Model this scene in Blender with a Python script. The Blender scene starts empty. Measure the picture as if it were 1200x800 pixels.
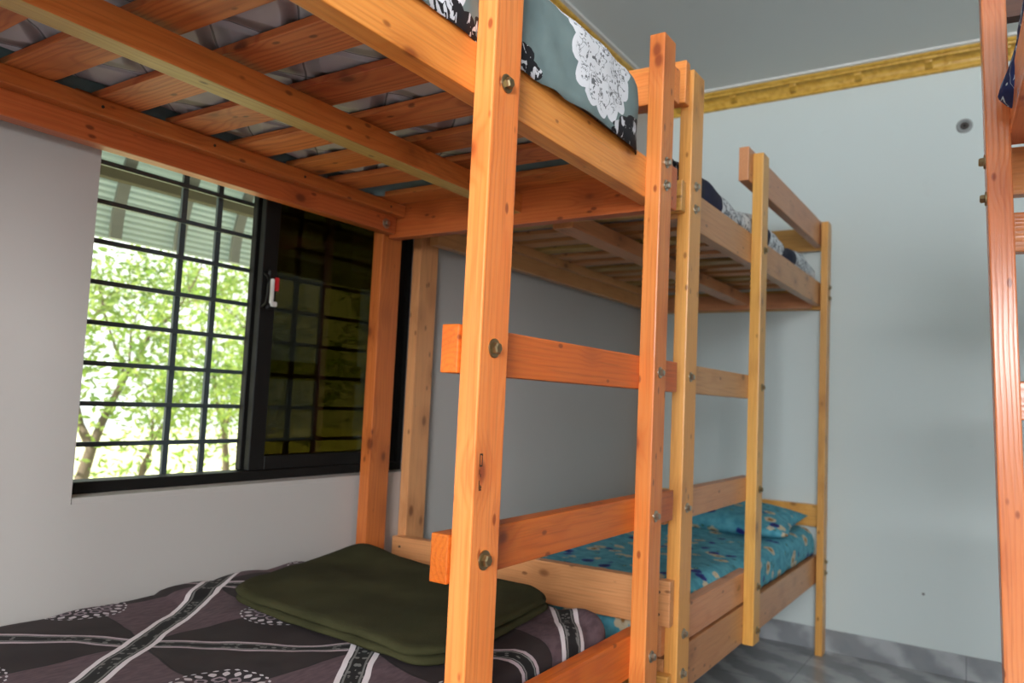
import bpy, bmesh, math, random
from mathutils import Vector, Matrix, noise
random.seed(7)
SC = bpy.context.scene
COL = SC.collection
PI = math.pi

# ------------------------------------------------------------------ helpers
def tag(o, label=None, cat=None, group=None, kind=None):
    if label: o['label'] = label
    if cat: o['category'] = cat
    if group: o['group'] = group
    if kind: o['kind'] = kind
    return o

def empty(name, loc, label, cat, rot=(0, 0, 0), group=None):
    o = bpy.data.objects.new(name, None)
    o.empty_display_size = .1
    COL.objects.link(o)
    o.location = loc
    o.rotation_euler = rot
    return tag(o, label, cat, group)

def link(name, me, mat, parent=None, loc=(0, 0, 0), rot=None, smooth=False):
    o = bpy.data.objects.new(name, me)
    COL.objects.link(o)
    if mat: me.materials.append(mat)
    if smooth:
        for p in me.polygons: p.use_smooth = True
    o.location = loc
    if rot is not None: o.rotation_euler = rot
    if parent is not None: o.parent = parent
    return o

def bm_obj(name, bm, mat, parent=None, loc=(0, 0, 0), rot=None, smooth=False):
    bmesh.ops.recalc_face_normals(bm, faces=bm.faces)
    me = bpy.data.meshes.new(name)
    bm.to_mesh(me); bm.free()
    return link(name, me, mat, parent, loc, rot, smooth)

MLOC = {}
def box_bm(bm, lo, hi):
    vs = [bm.verts.new((x, y, z)) for x in (lo[0], hi[0]) for y in (lo[1], hi[1]) for z in (lo[2], hi[2])]
    for f in ((0,1,3,2),(4,6,7,5),(0,4,5,1),(2,3,7,6),(0,2,6,4),(1,5,7,3)):
        bm.faces.new([vs[i] for i in f])

def board(name, p0, p1, width, thick, up, mat, parent, bev=.003, bow=0.0):
    """timber from p0 to p1 (centre line); width measured along 'up', thick across. Mesh local X = grain."""
    p0 = Vector(p0); p1 = Vector(p1)
    ax = (p1 - p0); L = ax.length; ax.normalize()
    upv = Vector(up); upv = (upv - ax * upv.dot(ax)).normalized()
    side = upv.cross(ax)            # local y ; local z = up
    bm = bmesh.new()
    box_bm(bm, (-L/2, -thick/2, -width/2), (L/2, thick/2, width/2))
    bmesh.ops.bevel(bm, geom=list(bm.edges), offset=bev, segments=2, profile=.6, affect='EDGES')
    M = Matrix((ax, side, upv)).transposed().to_4x4()
    M.translation = (p0 + p1) / 2
    bmesh.ops.recalc_face_normals(bm, faces=bm.faces)
    me = bpy.data.meshes.new(name); bm.to_mesh(me); bm.free()
    o = link(name, me, mat, parent)
    o.matrix_local = M
    MLOC[o.name] = M.copy()
    return o

def post(name, x0, x1, y0, y1, z0, z1, mat, parent, off=Vector((0,0,0)), lean=(0, 0)):
    a = Vector(((x0+x1)/2, (y0+y1)/2, z0)) - off
    b = Vector(((x0+x1)/2 + lean[0], (y0+y1)/2 + lean[1], z1)) - off
    return board(name, a, b, y1-y0, x1-x0, (0, 1, 0), mat, parent)

def hexbolt(parent, loc, axis, mat, r=.0085, washer=True, name='bolt'):
    """bolt with washer, hexagonal head and rounded crown; axis = outward direction; loc in parent's space"""
    bm = bmesh.new()
    def ring(rad, z, n, ph=0): return [bm.verts.new((rad*math.cos(ph+2*PI*i/n), rad*math.sin(ph+2*PI*i/n), z)) for i in range(n)]
    def cap(v): bm.faces.new(v)
    def skin(a, b):
        n = len(a)
        for i in range(n): bm.faces.new((a[i], a[(i+1) % n], b[(i+1) % n], b[i]))
    w0 = ring(r*1.75, -.003, 20); w1 = ring(r*1.75, .0018, 20); w2 = ring(r*1.6, .0026, 20)
    skin(w0, w1); skin(w1, w2); cap(w2)
    h0 = ring(r*1.1, .002, 6, .4); h1 = ring(r*1.1, .0085, 6, .4); h2 = ring(r*.85, .011, 6, .4)
    skin(h0, h1); skin(h1, h2); cap(h2)
    o = bm_obj(name, bm, mat, None)
    q = Vector((0, 0, 1)).rotation_difference(Vector(axis))
    o.parent = parent
    o.matrix_local = Matrix.Translation(loc) @ q.to_matrix().to_4x4()
    return o

def screw_hole(parent, loc, axis, mat, r=.0035):
    bm = bmesh.new()
    bmesh.ops.create_cone(bm, cap_ends=True, segments=12, radius1=r, radius2=r*.9, depth=.002)
    o = bm_obj('screw_head', bm, mat, None)
    q = Vector((0, 0, 1)).rotation_difference(Vector(axis))
    o.parent = parent
    o.matrix_local = Matrix.Translation(loc) @ q.to_matrix().to_4x4()
    return o

def rbox(name, lo, hi, r, mat, step=.03, rplan=None, fn=None, cut=None, parent=None, origin=None, solid=0):
    """soft box (mattress / sheet): grid-sampled box, rounded by radius r vertically and rplan in plan, displaced by fn(p,n)"""
    lo = Vector(lo); hi = Vector(hi); rplan = rplan or r
    c = (lo + hi) / 2; h = (hi - lo) / 2
    org = Vector(origin) if origin else Vector((c.x, c.y, lo.z))
    bm = bmesh.new()
    n = [max(2, int(2*h[i]/step)) for i in range(3)]
    n[2] = max(n[2], 8)
    cache = {}
    def V(i, j, k):
        key = (i, j, k)
        if key in cache: return cache[key]
        p = Vector((-h.x + 2*h.x*i/n[0], -h.y + 2*h.y*j/n[1], -h.z + 2*h.z*k/n[2]))
        # plan rounding
        ix = max(-h.x+rplan, min(h.x-rplan, p.x)); iy = max(-h.y+rplan, min(h.y-rplan, p.y))
        d = Vector((p.x-ix, p.y-iy))
        if d.length > 1e-9:
            m = max(abs(d.x), abs(d.y)); d = d.normalized() * m
        q = Vector((ix+d.x, iy+d.y, p.z))
        # vertical rounding: pull edge in near top/bottom
        rr = min(r, h.z*.999)
        e = max(abs(p.x)/h.x if False else 0, 0)
        out = rplan and max(0, max(abs(p.x)-(h.x-rr), abs(p.y)-(h.y-rr)))
        iz = max(-h.z+rr, min(h.z-rr, p.z)); dz = p.z - iz
        if out > 0 and abs(dz) > 1e-9:
            m = max(out, abs(dz)); l = math.hypot(out, dz)
            k1 = m/l
            newout = out*k1; newdz = dz*k1
            # shrink plan by (out-newout)
            shr = out - newout
            g = Vector((q.x, q.y)); 
            dirv = Vector((p.x-max(-h.x+rr, min(h.x-rr, p.x)), p.y-max(-h.y+rr, min(h.y-rr, p.y))))
            if dirv.length > 1e-9:
                dirv.normalize(); q.x -= dirv.x*shr; q.y -= dirv.y*shr
            q.z = iz + newdz
        v = bm.verts.new(q + c - org); cache[key] = v
        return v
    def face(a, b, cc, d): bm.faces.new((a, b, cc, d))
    for i in range(n[0]):
        for j in range(n[1]):
            for k in (0, n[2]): face(V(i,j,k), V(i+1,j,k), V(i+1,j+1,k), V(i,j+1,k))
    for i in range(n[0]):
        for k in range(n[2]):
            for j in (0, n[1]): face(V(i,j,k), V(i+1,j,k), V(i+1,j,k+1), V(i,j,k+1))
    for j in range(n[1]):
        for k in range(n[2]):
            for i in (0, n[0]): face(V(i,j,k), V(i,j+1,k), V(i,j+1,k+1), V(i,j,k+1))
    bmesh.ops.recalc_face_normals(bm, faces=bm.faces)
    bm.normal_update()
    if fn:
        ds = [(v, fn(v.co + org, v.normal.copy())) for v in bm.verts]
        for v, d in ds: v.co += d
    if cut is not None:
        dead = [f for f in bm.faces if all(v.co.z + org.z < (cut(v.co+org) if callable(cut) else cut) for v in f.verts)]
        bmesh.ops.delete(bm, geom=dead, context='FACES')
    me = bpy.data.meshes.new(name); bm.to_mesh(me); bm.free()
    o = link(name, me, mat, parent, org, smooth=True)
    if solid:
        m = o.modifiers.new('thickness', 'SOLIDIFY'); m.thickness = solid; m.offset = 1
    return o

def wr(p, s, a, seed=0):
    return (noise.noise(Vector((p.x*s+seed, p.y*s, p.z*s))) ) * a

# ------------------------------------------------------------------ node DSL
class G:
    def __init__(self, name):
        self.m = bpy.data.materials.new(name); self.m.use_nodes = True
        self.t = self.m.node_tree; self.t.nodes.clear()
        self.out = self.t.nodes.new('ShaderNodeOutputMaterial')
    def n(self, typ, **kw):
        nd = self.t.nodes.new(typ)
        for k, v in kw.items(): setattr(nd, k, v)
        return nd
    def set(self, sock, v):
        if v is None: return
        if isinstance(v, bpy.types.NodeSocket): self.t.links.new(v, sock)
        else:
            if sock.type == 'RGBA' and len(v) == 3: v = (*v, 1)
            sock.default_value = v
    def f(self, op, a, b=None, c=None, clamp=False):
        nd = self.n('ShaderNodeMath', operation=op, use_clamp=clamp)
        for i, v in enumerate((a, b, c)): self.set(nd.inputs[i], v)
        return nd.outputs[0]
    def v(self, op, a, b=None, s=None):
        nd = self.n('ShaderNodeVectorMath', operation=op)
        self.set(nd.inputs[0], a); self.set(nd.inputs[1], b)
        if s is not None: self.set(nd.inputs[3], s)
        return nd.outputs['Value'] if op in ('LENGTH', 'DISTANCE', 'DOT_PRODUCT') else nd.outputs[0]
    def xyz(self, v):
        nd = self.n('ShaderNodeSeparateXYZ'); self.set(nd.inputs[0], v); return nd.outputs
    def cmb(self, x, y, z):
        nd = self.n('ShaderNodeCombineXYZ')
        for i, q in enumerate((x, y, z)): self.set(nd.inputs[i], q)
        return nd.outputs[0]
    def mix(self, fac, a, b, mode='MIX'):
        nd = self.n('ShaderNodeMix', data_type='RGBA', blend_type=mode)
        self.set(nd.inputs[0], fac); self.set(nd.inputs[6], a); self.set(nd.inputs[7], b)
        return nd.outputs[2]
    def noise(self, vec, scale, detail=3, rough=.5, dist=0):
        nd = self.n('ShaderNodeTexNoise'); self.set(nd.inputs['Vector'], vec)
        nd.inputs['Scale'].default_value = scale; nd.inputs['Detail'].default_value = detail
        nd.inputs['Roughness'].default_value = rough; nd.inputs['Distortion'].default_value = dist
        return nd.outputs[0]
    def vor(self, vec, scale, feature='F1', rnd=1):
        nd = self.n('ShaderNodeTexVoronoi', feature=feature); self.set(nd.inputs['Vector'], vec)
        nd.inputs['Scale'].default_value = scale; nd.inputs['Randomness'].default_value = rnd
        return nd.outputs
    def step(self, x, a, b):
        """smooth 0..1 as x goes a..b"""
        nd = self.n('ShaderNodeMapRange', interpolation_type='SMOOTHSTEP')
        self.set(nd.inputs[0], x); nd.inputs[1].default_value = a; nd.inputs[2].default_value = b
        return nd.outputs[0]
    def obj(self): return self.n('ShaderNodeTexCoord').outputs['Object']
    def world_like(self, o):   # object coordinates plus the object's own place in the room
        return self.v('ADD', self.obj(), o)
    def bsdf(self, col, rough=.5, bump=None, bs=.2, bd=.01, **kw):
        p = self.n('ShaderNodeBsdfPrincipled')
        self.set(p.inputs['Base Color'], col); self.set(p.inputs['Roughness'], rough)
        for k, v in kw.items(): self.set(p.inputs[k], v)
        if bump is not None:
            b = self.n('ShaderNodeBump'); b.inputs['Strength'].default_value = bs; b.inputs['Distance'].default_value = bd
            self.set(b.inputs['Height'], bump); self.t.links.new(b.outputs[0], p.inputs['Normal'])
        self.t.links.new(p.outputs[0], self.out.inputs[0])
        return p

def srgb(r, g, b):
    def c(u):
        u /= 255
        return u/12.92 if u <= .04045 else ((u+.055)/1.055)**2.4
    return (c(r), c(g), c(b))

def wood(name, light, mid, dark, rough=.36, ring=.008, rk=.3):
    g = G(name)
    rnd = g.n('ShaderNodeObjectInfo').outputs['Random']
    co = g.obj()
    x, y, z = g.xyz(co)[:3]
    X = g.f('ADD', x, g.f('MULTIPLY', rnd, 37.0))
    base = g.cmb(X, y, z)
    w1 = g.noise(g.cmb(g.f('MULTIPLY', X, 2.2), g.f('MULTIPLY', y, 9), g.f('MULTIPLY', z, 9)), 1.0, 2)
    # knots
    k1v = g.cmb(g.f('MULTIPLY', X, 6.0), g.f('MULTIPLY', y, 10), g.f('MULTIPLY', z, 10))
    k1 = g.vor(k1v, 1.0)
    kd = k1['Distance']
    big = g.f('SUBTRACT', 1, g.step(kd, .06, .15))
    halo = g.f('SUBTRACT', 1, g.step(kd, .1, .45))
    k2 = g.vor(g.cmb(g.f('MULTIPLY', X, 13.0), g.f('MULTIPLY', y, 26), g.f('MULTIPLY', z, 26)), 1.0)
    small = g.f('MULTIPLY', g.f('SUBTRACT', 1, g.step(k2['Distance'], .07, .16)), g.f('GREATER_THAN', g.xyz(k2['Color'])[0], .3))
    oy = g.f('SUBTRACT', g.f('MULTIPLY', g.f('FRACT', g.f('MULTIPLY', rnd, 17.3)), .12), .06)
    oz = g.f('SUBTRACT', g.f('MULTIPLY', g.f('FRACT', g.f('MULTIPLY', rnd, 51.7)), .10), .05)
    yy = g.f('ADD', y, g.f('ADD', oy, g.f('MULTIPLY', w1, .045)))
    zz = g.f('ADD', z, g.f('ADD', oz, g.f('MULTIPLY', w1, .03)))
    r = g.f('SQRT', g.f('ADD', g.f('MULTIPLY', yy, yy), g.f('MULTIPLY', zz, zz)))
    r = g.f('ADD', r, g.f('MULTIPLY', halo, .012))
    rings = g.f('MULTIPLY_ADD', g.f('SINE', g.f('MULTIPLY', r, 2*PI/ring)), .5, .5)
    rings = g.f('POWER', rings, 2.2)
    fib = g.noise(g.cmb(g.f('MULTIPLY', X, 6), g.f('MULTIPLY', y, 220), g.f('MULTIPLY', z, 220)), 1.0, 2)
    big_tone = g.noise(g.cmb(g.f('MULTIPLY', X, 1.3), g.f('MULTIPLY', y, 5), g.f('MULTIPLY', z, 5)), 1.0, 3)
    c = g.mix(g.f('MULTIPLY', rings, rk), light, mid)
    c = g.mix(g.step(big_tone, .38, .72), c, g.mix(.45, c, mid))
    c = g.mix(g.f('MULTIPLY', g.step(fib, .45, .75), .28), c, dark)
    c = g.mix(g.f('MULTIPLY', halo, .3), c, dark)
    kn = g.mix(.35, dark, (.035, .012, .006))
    c = g.mix(g.f('MULTIPLY', big, .8), c, kn)
    c = g.mix(g.f('MULTIPLY', small, .75), c, kn)
    # board-to-board tint
    hs = g.n('ShaderNodeHueSaturation')
    g.set(hs.inputs['Value'], g.f('MULTIPLY_ADD', g.f('FRACT', g.f('MULTIPLY', rnd, 91.1)), .24, .88))
    g.set(hs.inputs['Hue'], g.f('MULTIPLY_ADD', g.f('FRACT', g.f('MULTIPLY', rnd, 7.9)), .016, .492))
    g.set(hs.inputs['Color'], c)
    g.bsdf(hs.outputs[0], rough, bump=g.f('ADD', fib, g.f('MULTIPLY', rings, .6)), bs=.12, bd=.002)
    return g.m

def plain(name, col, rough=.5, metal=0.0, bumpscale=None, bs=.1, **kw):
    g = G(name)
    b = g.noise(g.obj(), bumpscale, 4) if bumpscale else None
    g.bsdf(col, rough, bump=b, bs=bs, bd=.002, Metallic=metal, **kw)
    return g.m

M = {}
M['wood_near'] = wood('varnished_pine_orange', srgb(236,150,76), srgb(223,111,32), srgb(160,62,14), .36)
M['wood_red'] = wood('varnished_pine_orange_red', srgb(216,108,36), srgb(196,76,14), srgb(130,42,8), .36, .010, .4)
M['wood_near_shaded'] = wood('varnished_pine_shade_toned', srgb(198,110,52), srgb(174,80,28), srgb(110,44,14), .4, .010, .4)  # same pine as the near bunk, with under-bunk shade put into its colour
M['wood_slat'] = wood('pine_slats', srgb(206,122,64), srgb(170,76,34), srgb(96,38,14), .5, .010, .6)
M['wood_pale'] = wood('bare_pine_beam', srgb(190,154,90), srgb(166,118,56), srgb(104,70,26), .5)
M['wood_far'] = wood('varnished_pine_honey', srgb(226,166,88), srgb(214,140,60), srgb(150,86,30))
M['wood_side'] = wood('varnished_pine_tan', srgb(212,150,100), srgb(198,126,76), srgb(136,80,44))
M['wood_right'] = wood('varnished_pine_red', srgb(234,154,94), srgb(216,110,50), srgb(150,58,22), .24, .008, .16)
M['wood_shade'] = wood('shade_darkened_pine', srgb(96,50,32), srgb(76,36,22), srgb(40,18,10), .5)  # ordinary bed pine; the unlit board's shade is put into this colour
M['bolt'] = plain('zinc_bolt', srgb(178,172,158), .35, 1.0)
M['brass_bolt'] = plain('yellow_zinc_bolt', srgb(160,142,108), .38, 1.0)
M['dark'] = plain('dark_screw', (.02, .015, .012), .6)
M['black_alu'] = plain('black_aluminium', (.008, .0075, .007), .55, 0, None, .1, **{'Specular IOR Level': .2})
M['grille'] = plain('painted_iron', srgb(58,68,72), .5)
M['white_pl'] = plain('white_plastic', srgb(220,218,214), .4)
M['red_pl'] = plain('red_plastic', srgb(190,30,36), .4)

def wall_mat(name, col, seed):
    g = G(name)
    co = g.v('ADD', g.obj(), (seed, seed*1.7, 0))
    n1 = g.noise(co, 1.1, 4); n2 = g.noise(co, 7, 5, .6); n3 = g.noise(co, 130, 2)
    c = g.mix(g.f('MULTIPLY', g.step(n1, .4, .75), .16), col, tuple(q*.86 for q in col))
    c = g.mix(g.f('MULTIPLY', g.step(n2, .62, .78), .13), c, tuple(q*.72 for q in col))
    g.bsdf(c, .55, bump=n3, bs=.05, bd=.002)
    return g.m
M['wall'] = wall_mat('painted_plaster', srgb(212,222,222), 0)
M['wall_left'] = wall_mat('plaster_window_side_dimmed', srgb(182,176,172), 3)  # same paint as other walls; dimmer, warmer light put into this tone
M['ceiling'] = wall_mat('ceiling_paint', srgb(216,221,219), 9)

def marble(name, seed):
    g = G(name)
    co = g.v('ADD', g.obj(), (seed, 0, 0))
    d = g.noise(co, 2.2, 4, .6)
    x, y, z = g.xyz(co)[:3]
    s = g.f('ADD', g.f('ADD', g.f('MULTIPLY', x, .7), y), g.f('ADD', g.f('MULTIPLY', d, .55), g.f('MULTIPLY', z, .8)))
    v = g.f('MULTIPLY_ADD', g.f('SINE', g.f('MULTIPLY', s, 26)), .5, .5)
    c = g.mix(g.step(v, .2, 1), srgb(142,145,149), srgb(178,181,185))
    c = g.mix(g.f('MULTIPLY', g.step(g.noise(co, 9, 5), .5, .7), .35), c, srgb(120,124,130))
    fx = g.f('ABSOLUTE', g.f('SUBTRACT', g.f('FRACT', g.f('DIVIDE', x, .6)), .5))
    fy = g.f('ABSOLUTE', g.f('SUBTRACT', g.f('FRACT', g.f('DIVIDE', g.f('ADD', y, .17), .6)), .5))
    gr = g.f('GREATER_THAN', g.f('MAXIMUM', fx, fy), .4972)
    c = g.mix(g.f('MULTIPLY', gr, .7), c, srgb(90,92,95))
    g.bsdf(c, .22)
    return g.m
M['floor'] = marble('grey_marble_tile', 0.3)
M['skirt'] = marble('grey_marble_skirting', 5.1)

def gold():
    g = G('gold_painted_plaster')
    g.bsdf(g.mix(g.step(g.noise(g.obj(), 40, 3), .35, .7), srgb(222,176,76), srgb(200,150,52)), .4)
    return g.m
M['gold'] = gold()

# ------------------------------------------------------------------ camera (solved from the photograph)
cam_d = bpy.data.cameras.new('camera'); cam = bpy.data.objects.new('camera', cam_d); COL.objects.link(cam)
F = Vector((-0.54907205, 0.83241613, 0.07485497)); R = Vector((0.8357708, 0.54714708, 0.04601346)); U = Vector((0.00265433, -0.0878263, 0.99613227))
mw = Matrix((R, U, -F)).transposed().to_4x4(); mw.translation = (1.67, .1291, 1.104)
cam.matrix_world = mw
cam_d.sensor_width = 36; cam_d.lens = 893.54/1200*36; cam_d.clip_start = .02; cam_d.clip_end = 200
cam_d.dof.use_dof = True; cam_d.dof.focus_distance = 1.32; cam_d.dof.aperture_fstop = 4.2
SC.camera = cam

# ------------------------------------------------------------------ room shell
D = 4.03; XR = 3.3; YB = -2.5; H = 2.768
WY0, WY1, WZ0, WZ1 = .993, 2.105, .838, 1.95
def shell(name, boxes, mat, origin=(0, 0, 0)):
    bm = bmesh.new()
    for lo, hi in boxes: box_bm(bm, Vector(lo)-Vector(origin), Vector(hi)-Vector(origin))
    return tag(bm_obj(name, bm, mat, None, origin), kind='structure')
shell('floor', [((-.16, YB-.16, -.12), (XR+.16, D+.16, 0))], M['floor'])
shell('ceiling', [((-.16, YB-.16, H), (XR+.16, D+.16, H+.12))], M['ceiling'])
shell('wall_back', [((-.16, D, 0), (XR+.16, D+.15, H))], M['wall'])
shell('wall_right', [((XR, YB, 0), (XR+.15, D, H))], M['wall'])
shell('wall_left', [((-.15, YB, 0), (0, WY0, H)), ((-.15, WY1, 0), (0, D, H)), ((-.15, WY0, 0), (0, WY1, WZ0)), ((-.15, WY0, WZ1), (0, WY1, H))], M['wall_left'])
# wall behind the camera with a wide doorway-window that lets the daylight in
shell('wall_front', [((-.16, YB-.15, 0), (1.85, YB, H)), ((3.15, YB-.15, 0), (XR+.16, YB, H)), ((1.85, YB-.15, 0), (3.15, YB, 1.22)), ((1.85, YB-.15, 2.48), (3.15, YB, H))], M['wall'])
shell('baseboard_back', [((.0, D-.012, 0), (XR, D, .098))], M['skirt'])
shell('baseboard_left', [((0, YB, 0), (.012, D-.012, .098))], M['skirt'])

ZC = 2.763
# crown moulding: stepped profile, with relief pushed out of the middle band
def crown(name, start, direc, inward, length):
    NC = 18
    prof = [(0, -.072), (.010, -.073), (.018, -.071), (.022, -.066), (.022, -.061), (.018, -.058)]
    K0 = len(prof)
    for i in range(NC+1):
        t = i/NC; prof.append((.020 + .050*t, -.056 + .034*t + .006*math.sin(t*PI)))
    K1 = len(prof)-1
    prof += [(.072, -.027), (.080, -.028), (.086, -.022), (.084, -.016), (.090, -.017), (.100, -.014), (.104, -.006), (.106, 0)]
    d = Vector(direc); w = Vector(inward)
    bm = bmesh.new(); n = int(length/.006); rows = []
    for i in range(n+1):
        s = length*i/n; row = []
        for k, (o, z) in enumerate(prof):
            e = 0
            if K0 <= k <= K1:
                t = (k-K0)/NC
                ph = (s % .30)/.30
                amp = min(1, 4*t, 4*(1-t))
                # rolling leaf scrolls either side of a shell every 30 cm
                a1 = (ph-.27)*.30; a2 = (ph-.76)*.30
                tt = (t-.5)*.06
                sc = 0
                for a_ in (a1, a2):
                    r_ = math.hypot(a_, tt*1.3); th = math.atan2(tt, a_)
                    sc += math.exp(-(r_/.05)**2) * math.cos(3*th + r_*330)
                shell_ = math.exp(-((ph-.5)/.055)**4) * (1.0+.5*math.cos((ph-.5)*150))
                e = amp*(.014*sc + .018*shell_)
            row.append(bm.verts.new(d*s + w*(o+e*.7) + Vector((0, 0, z-e*.7))))
        rows.append(row)
    for a, b in zip(rows, rows[1:]):
        for k in range(len(prof)-1): bm.faces.new((a[k], a[k+1], b[k+1], b[k]))
    # close the back so the moulding is a solid strip
    for a, b in zip(rows, rows[1:]):
        bm.faces.new((a[-1], a[0], b[0], b[-1]))
    o = bm_obj(name, bm, M['gold'], None, start, smooth=True)
    return tag(o, kind='structure')
shell('trim_3', [((0, D-.122, ZC-.006), (XR, D-.104, H)), ((.104, YB, ZC-.006), (.122, D-.122, H))], M['white_pl'])
crown('trim_1', (0, D, ZC), (1, 0, 0), (0, -1, 0), XR)
crown('trim_2', (0, YB, ZC), (0, 1, 0), (1, 0, 0), D-YB)

# ------------------------------------------------------------------ window
win = tag(bpy.data.objects.new('window_1', None), kind='structure'); COL.objects.link(win)
win.location = (-.09, (WY0+WY1)/2, WZ0)
wo = Vector(win.location)
def wbox(name, boxes, mat, bev=.002):
    bm = bmesh.new()
    for lo, hi in boxes: box_bm(bm, Vector(lo)-wo, Vector(hi)-wo)
    if bev: bmesh.ops.bevel(bm, geom=list(bm.edges), offset=bev, segments=1, affect='EDGES')
    return bm_obj(name, bm, mat, win)
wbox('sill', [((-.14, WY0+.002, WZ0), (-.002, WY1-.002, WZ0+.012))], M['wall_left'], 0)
wbox('window_frame', [((-.115, WY0+.001, .850), (-.058, WY1-.001, .876)), ((-.115, WY0+.001, WZ1-.03), (-.058, WY1-.001, WZ1)),
      ((-.115, WY0+.001, .876), (-.058, WY0+.024, WZ1-.03)), ((-.115, WY1-.026, .876), (-.058, WY1-.001, WZ1-.03))], M['black_alu'])
def sash(y0, y1, x0, x1, name):
    return wbox(name, [((x0, y0, .877), (x1, y0+.052, WZ1-.031)), ((x0, y1-.05, .877), (x1, y1, WZ1-.031)),
                       ((x0, y0+.052, .877), (x1, y1-.05, .915)), ((x0, y0+.052, WZ1-.07), (x1, y1-.05, WZ1-.031))], M['black_alu'])
sash(1.487, 2.077, -.082, -.062, 'sash')
sash(1.480, 2.070, -.110, -.090, 'sash')
def tint():
    g = G('dark_tinted_glass')
    tr = g.n('ShaderNodeBsdfTransparent'); tr.inputs[0].default_value = (.34, .32, .19, 1)
    gl = g.n('ShaderNodeBsdfGlossy'); gl.inputs['Roughness'].default_value = .02; gl.inputs[0].default_value = (1, 1, 1, 1)
    fr = g.n('ShaderNodeFresnel'); fr.inputs[0].default_value = 1.25
    mx = g.n('ShaderNodeMixShader'); g.t.links.new(fr.outputs[0], mx.inputs[0])
    g.t.links.new(tr.outputs[0], mx.inputs[1]); g.t.links.new(gl.outputs[0], mx.inputs[2]); g.t.links.new(mx.outputs[0], g.out.inputs[0])
    return g.m
M['tint'] = tint()
wbox('pane', [((-.074, 1.537, .913), (-.070, 2.029, WZ1-.068))], M['tint'], 0)
wbox('pane', [((-.102, 1.530, .913), (-.098, 2.022, WZ1-.068))], M['tint'], 0)
# latch on the sash stile: black base, white lever, red button ; and a small D pull
latch = wbox('latch', [((-.0625, 1.503, 1.318), (-.050, 1.533, 1.432))], M['black_alu'], .005)
def sub(parent, name, boxes, mat, bev=.002):
    bm = bmesh.new()
    for lo, hi in boxes: box_bm(bm, Vector(lo)-wo, Vector(hi)-wo)
    bmesh.ops.bevel(bm, geom=list(bm.edges), offset=bev, segments=2, affect='EDGES')
    o = bm_obj(name, bm, mat, parent); return o
tag(sub(latch, 'lever', [((-.051, 1.507, 1.335), (-.041, 1.517, 1.405)), ((-.051, 1.512, 1.328), (-.041, 1.530, 1.342))], M['white_pl']), 'white lever')
tag(sub(latch, 'button', [((-.051, 1.521, 1.372), (-.040, 1.532, 1.410))], M['red_pl']), 'red button')
def tube(bm, pts, r, n=8):
    rows = []
    for i, p in enumerate(pts):
        p = Vector(p)
        t = (Vector(pts[min(i+1, len(pts)-1)]) - Vector(pts[max(i-1, 0)])).normalized()
        a = t.orthogonal().normalized() if abs(t.z) > .9 else Vector((0, 0, 1)).cross(t).normalized()
        b = t.cross(a)
        rows.append([bm.verts.new(p + (a*math.cos(2*PI*k/n) + b*math.sin(2*PI*k/n))*r) for k in range(n)])
    for a, b in zip(rows, rows[1:]):
        for k in range(n): bm.faces.new((a[k], a[(k+1) % n], b[(k+1) % n], b[k]))
    bm.faces.new(rows[0]); bm.faces.new(rows[-1])
bm = bmesh.new()
tube(bm, [Vector(p)-wo for p in ((-.062, 1.494, 1.325), (-.045, 1.494, 1.335), (-.04, 1.494, 1.36), (-.04, 1.494, 1.385), (-.045, 1.494, 1.41), (-.062, 1.494, 1.42))], .004)
bm_obj('pull_handle', bm, M['black_alu'], win, smooth=True)
# iron safety grille
bm = bmesh.new()
for z in (.954, 1.048, 1.142, 1.237, 1.332, 1.428, 1.522, 1.615, 1.71, 1.805, 1.90):
    box_bm(bm, Vector((-.128, WY0, z-.0055))-wo, Vector((-.118, WY1, z+.0055))-wo)
for y in (1.283, 1.388, 1.670, 1.775, ):
    box_bm(bm, Vector((-.137, y-.0075, WZ0))-wo, Vector((-.128, y+.0075, WZ1))-wo)
bm_obj('grille', bm, M['grille'], win)

# ------------------------------------------------------------------ bunk beds
def O(p, off): return Vector(p) - off
def bunk(name, label, off, mats, P):
    """P: dictionary of measurements. Everything given in room coordinates and stored relative to the bed's base."""
    off = Vector(off)
    b = empty(name, off, label, 'bunk bed', group='bunk beds in the room')
    return b, off

# ---- near bunk -------------------------------------------------
WN, WS, WP = M['wood_near'], M['wood_slat'], M['wood_pale']
bn, on = bunk('bunk_bed', 'orange varnished pine bunk bed in the foreground, beside the window', (.5, .88, 0), None, None)
XF, XB = .9865, .9487
n1 = post('ladder_post', XB, XF, 1.078, 1.155, .30, 2.01, WN, bn, on)
n2 = post('post', XB-.001, XF, 1.7605, 1.8305, 0, 1.984, WN, bn, on)
n0 = post('post', XB, XF, -.12, -.045, 0, 1.99, WN, bn, on)
l2 = post('post', .017, .0565, 1.832, 1.918, 0, 1.99, M['wood_near_shaded'], bn, on)
l1 = post('post', .017, .0565, -.12, -.045, 0, 1.99, WN, bn, on)
def rail(name, x0, x1, y0, y1, z0, z1, mat, b, off):
    return board(name, O(((x0+x1)/2, y0, (z0+z1)/2), off), O(((x0+x1)/2, y1, (z0+z1)/2), off), z1-z0, x1-x0, (0, 0, 1), mat, b)
def cross(name, p0, p1, z0, z1, thick, mat, b, off):
    z = (z0+z1)/2
    return board(name, O((p0[0], p0[1], z), off), O((p1[0], p1[1], z), off), z1-z0, thick, (0, 0, 1), mat, b)
fr_u = rail('side_rail', .909, .9485, -.12, 1.8305, 1.590, 1.688, WN, bn, on)
rail('side_rail', .909, .9485, -.12, 1.8305, .318, .440, WN, bn, on)
rw = rail('side_rail', .0567, .095, -.12, 1.845, 1.588, 1.688, M['wood_near_shaded'], bn, on)
rail('side_rail', .0567, .095, -.12, 1.845, .318, .440, WN, bn, on)
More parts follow.
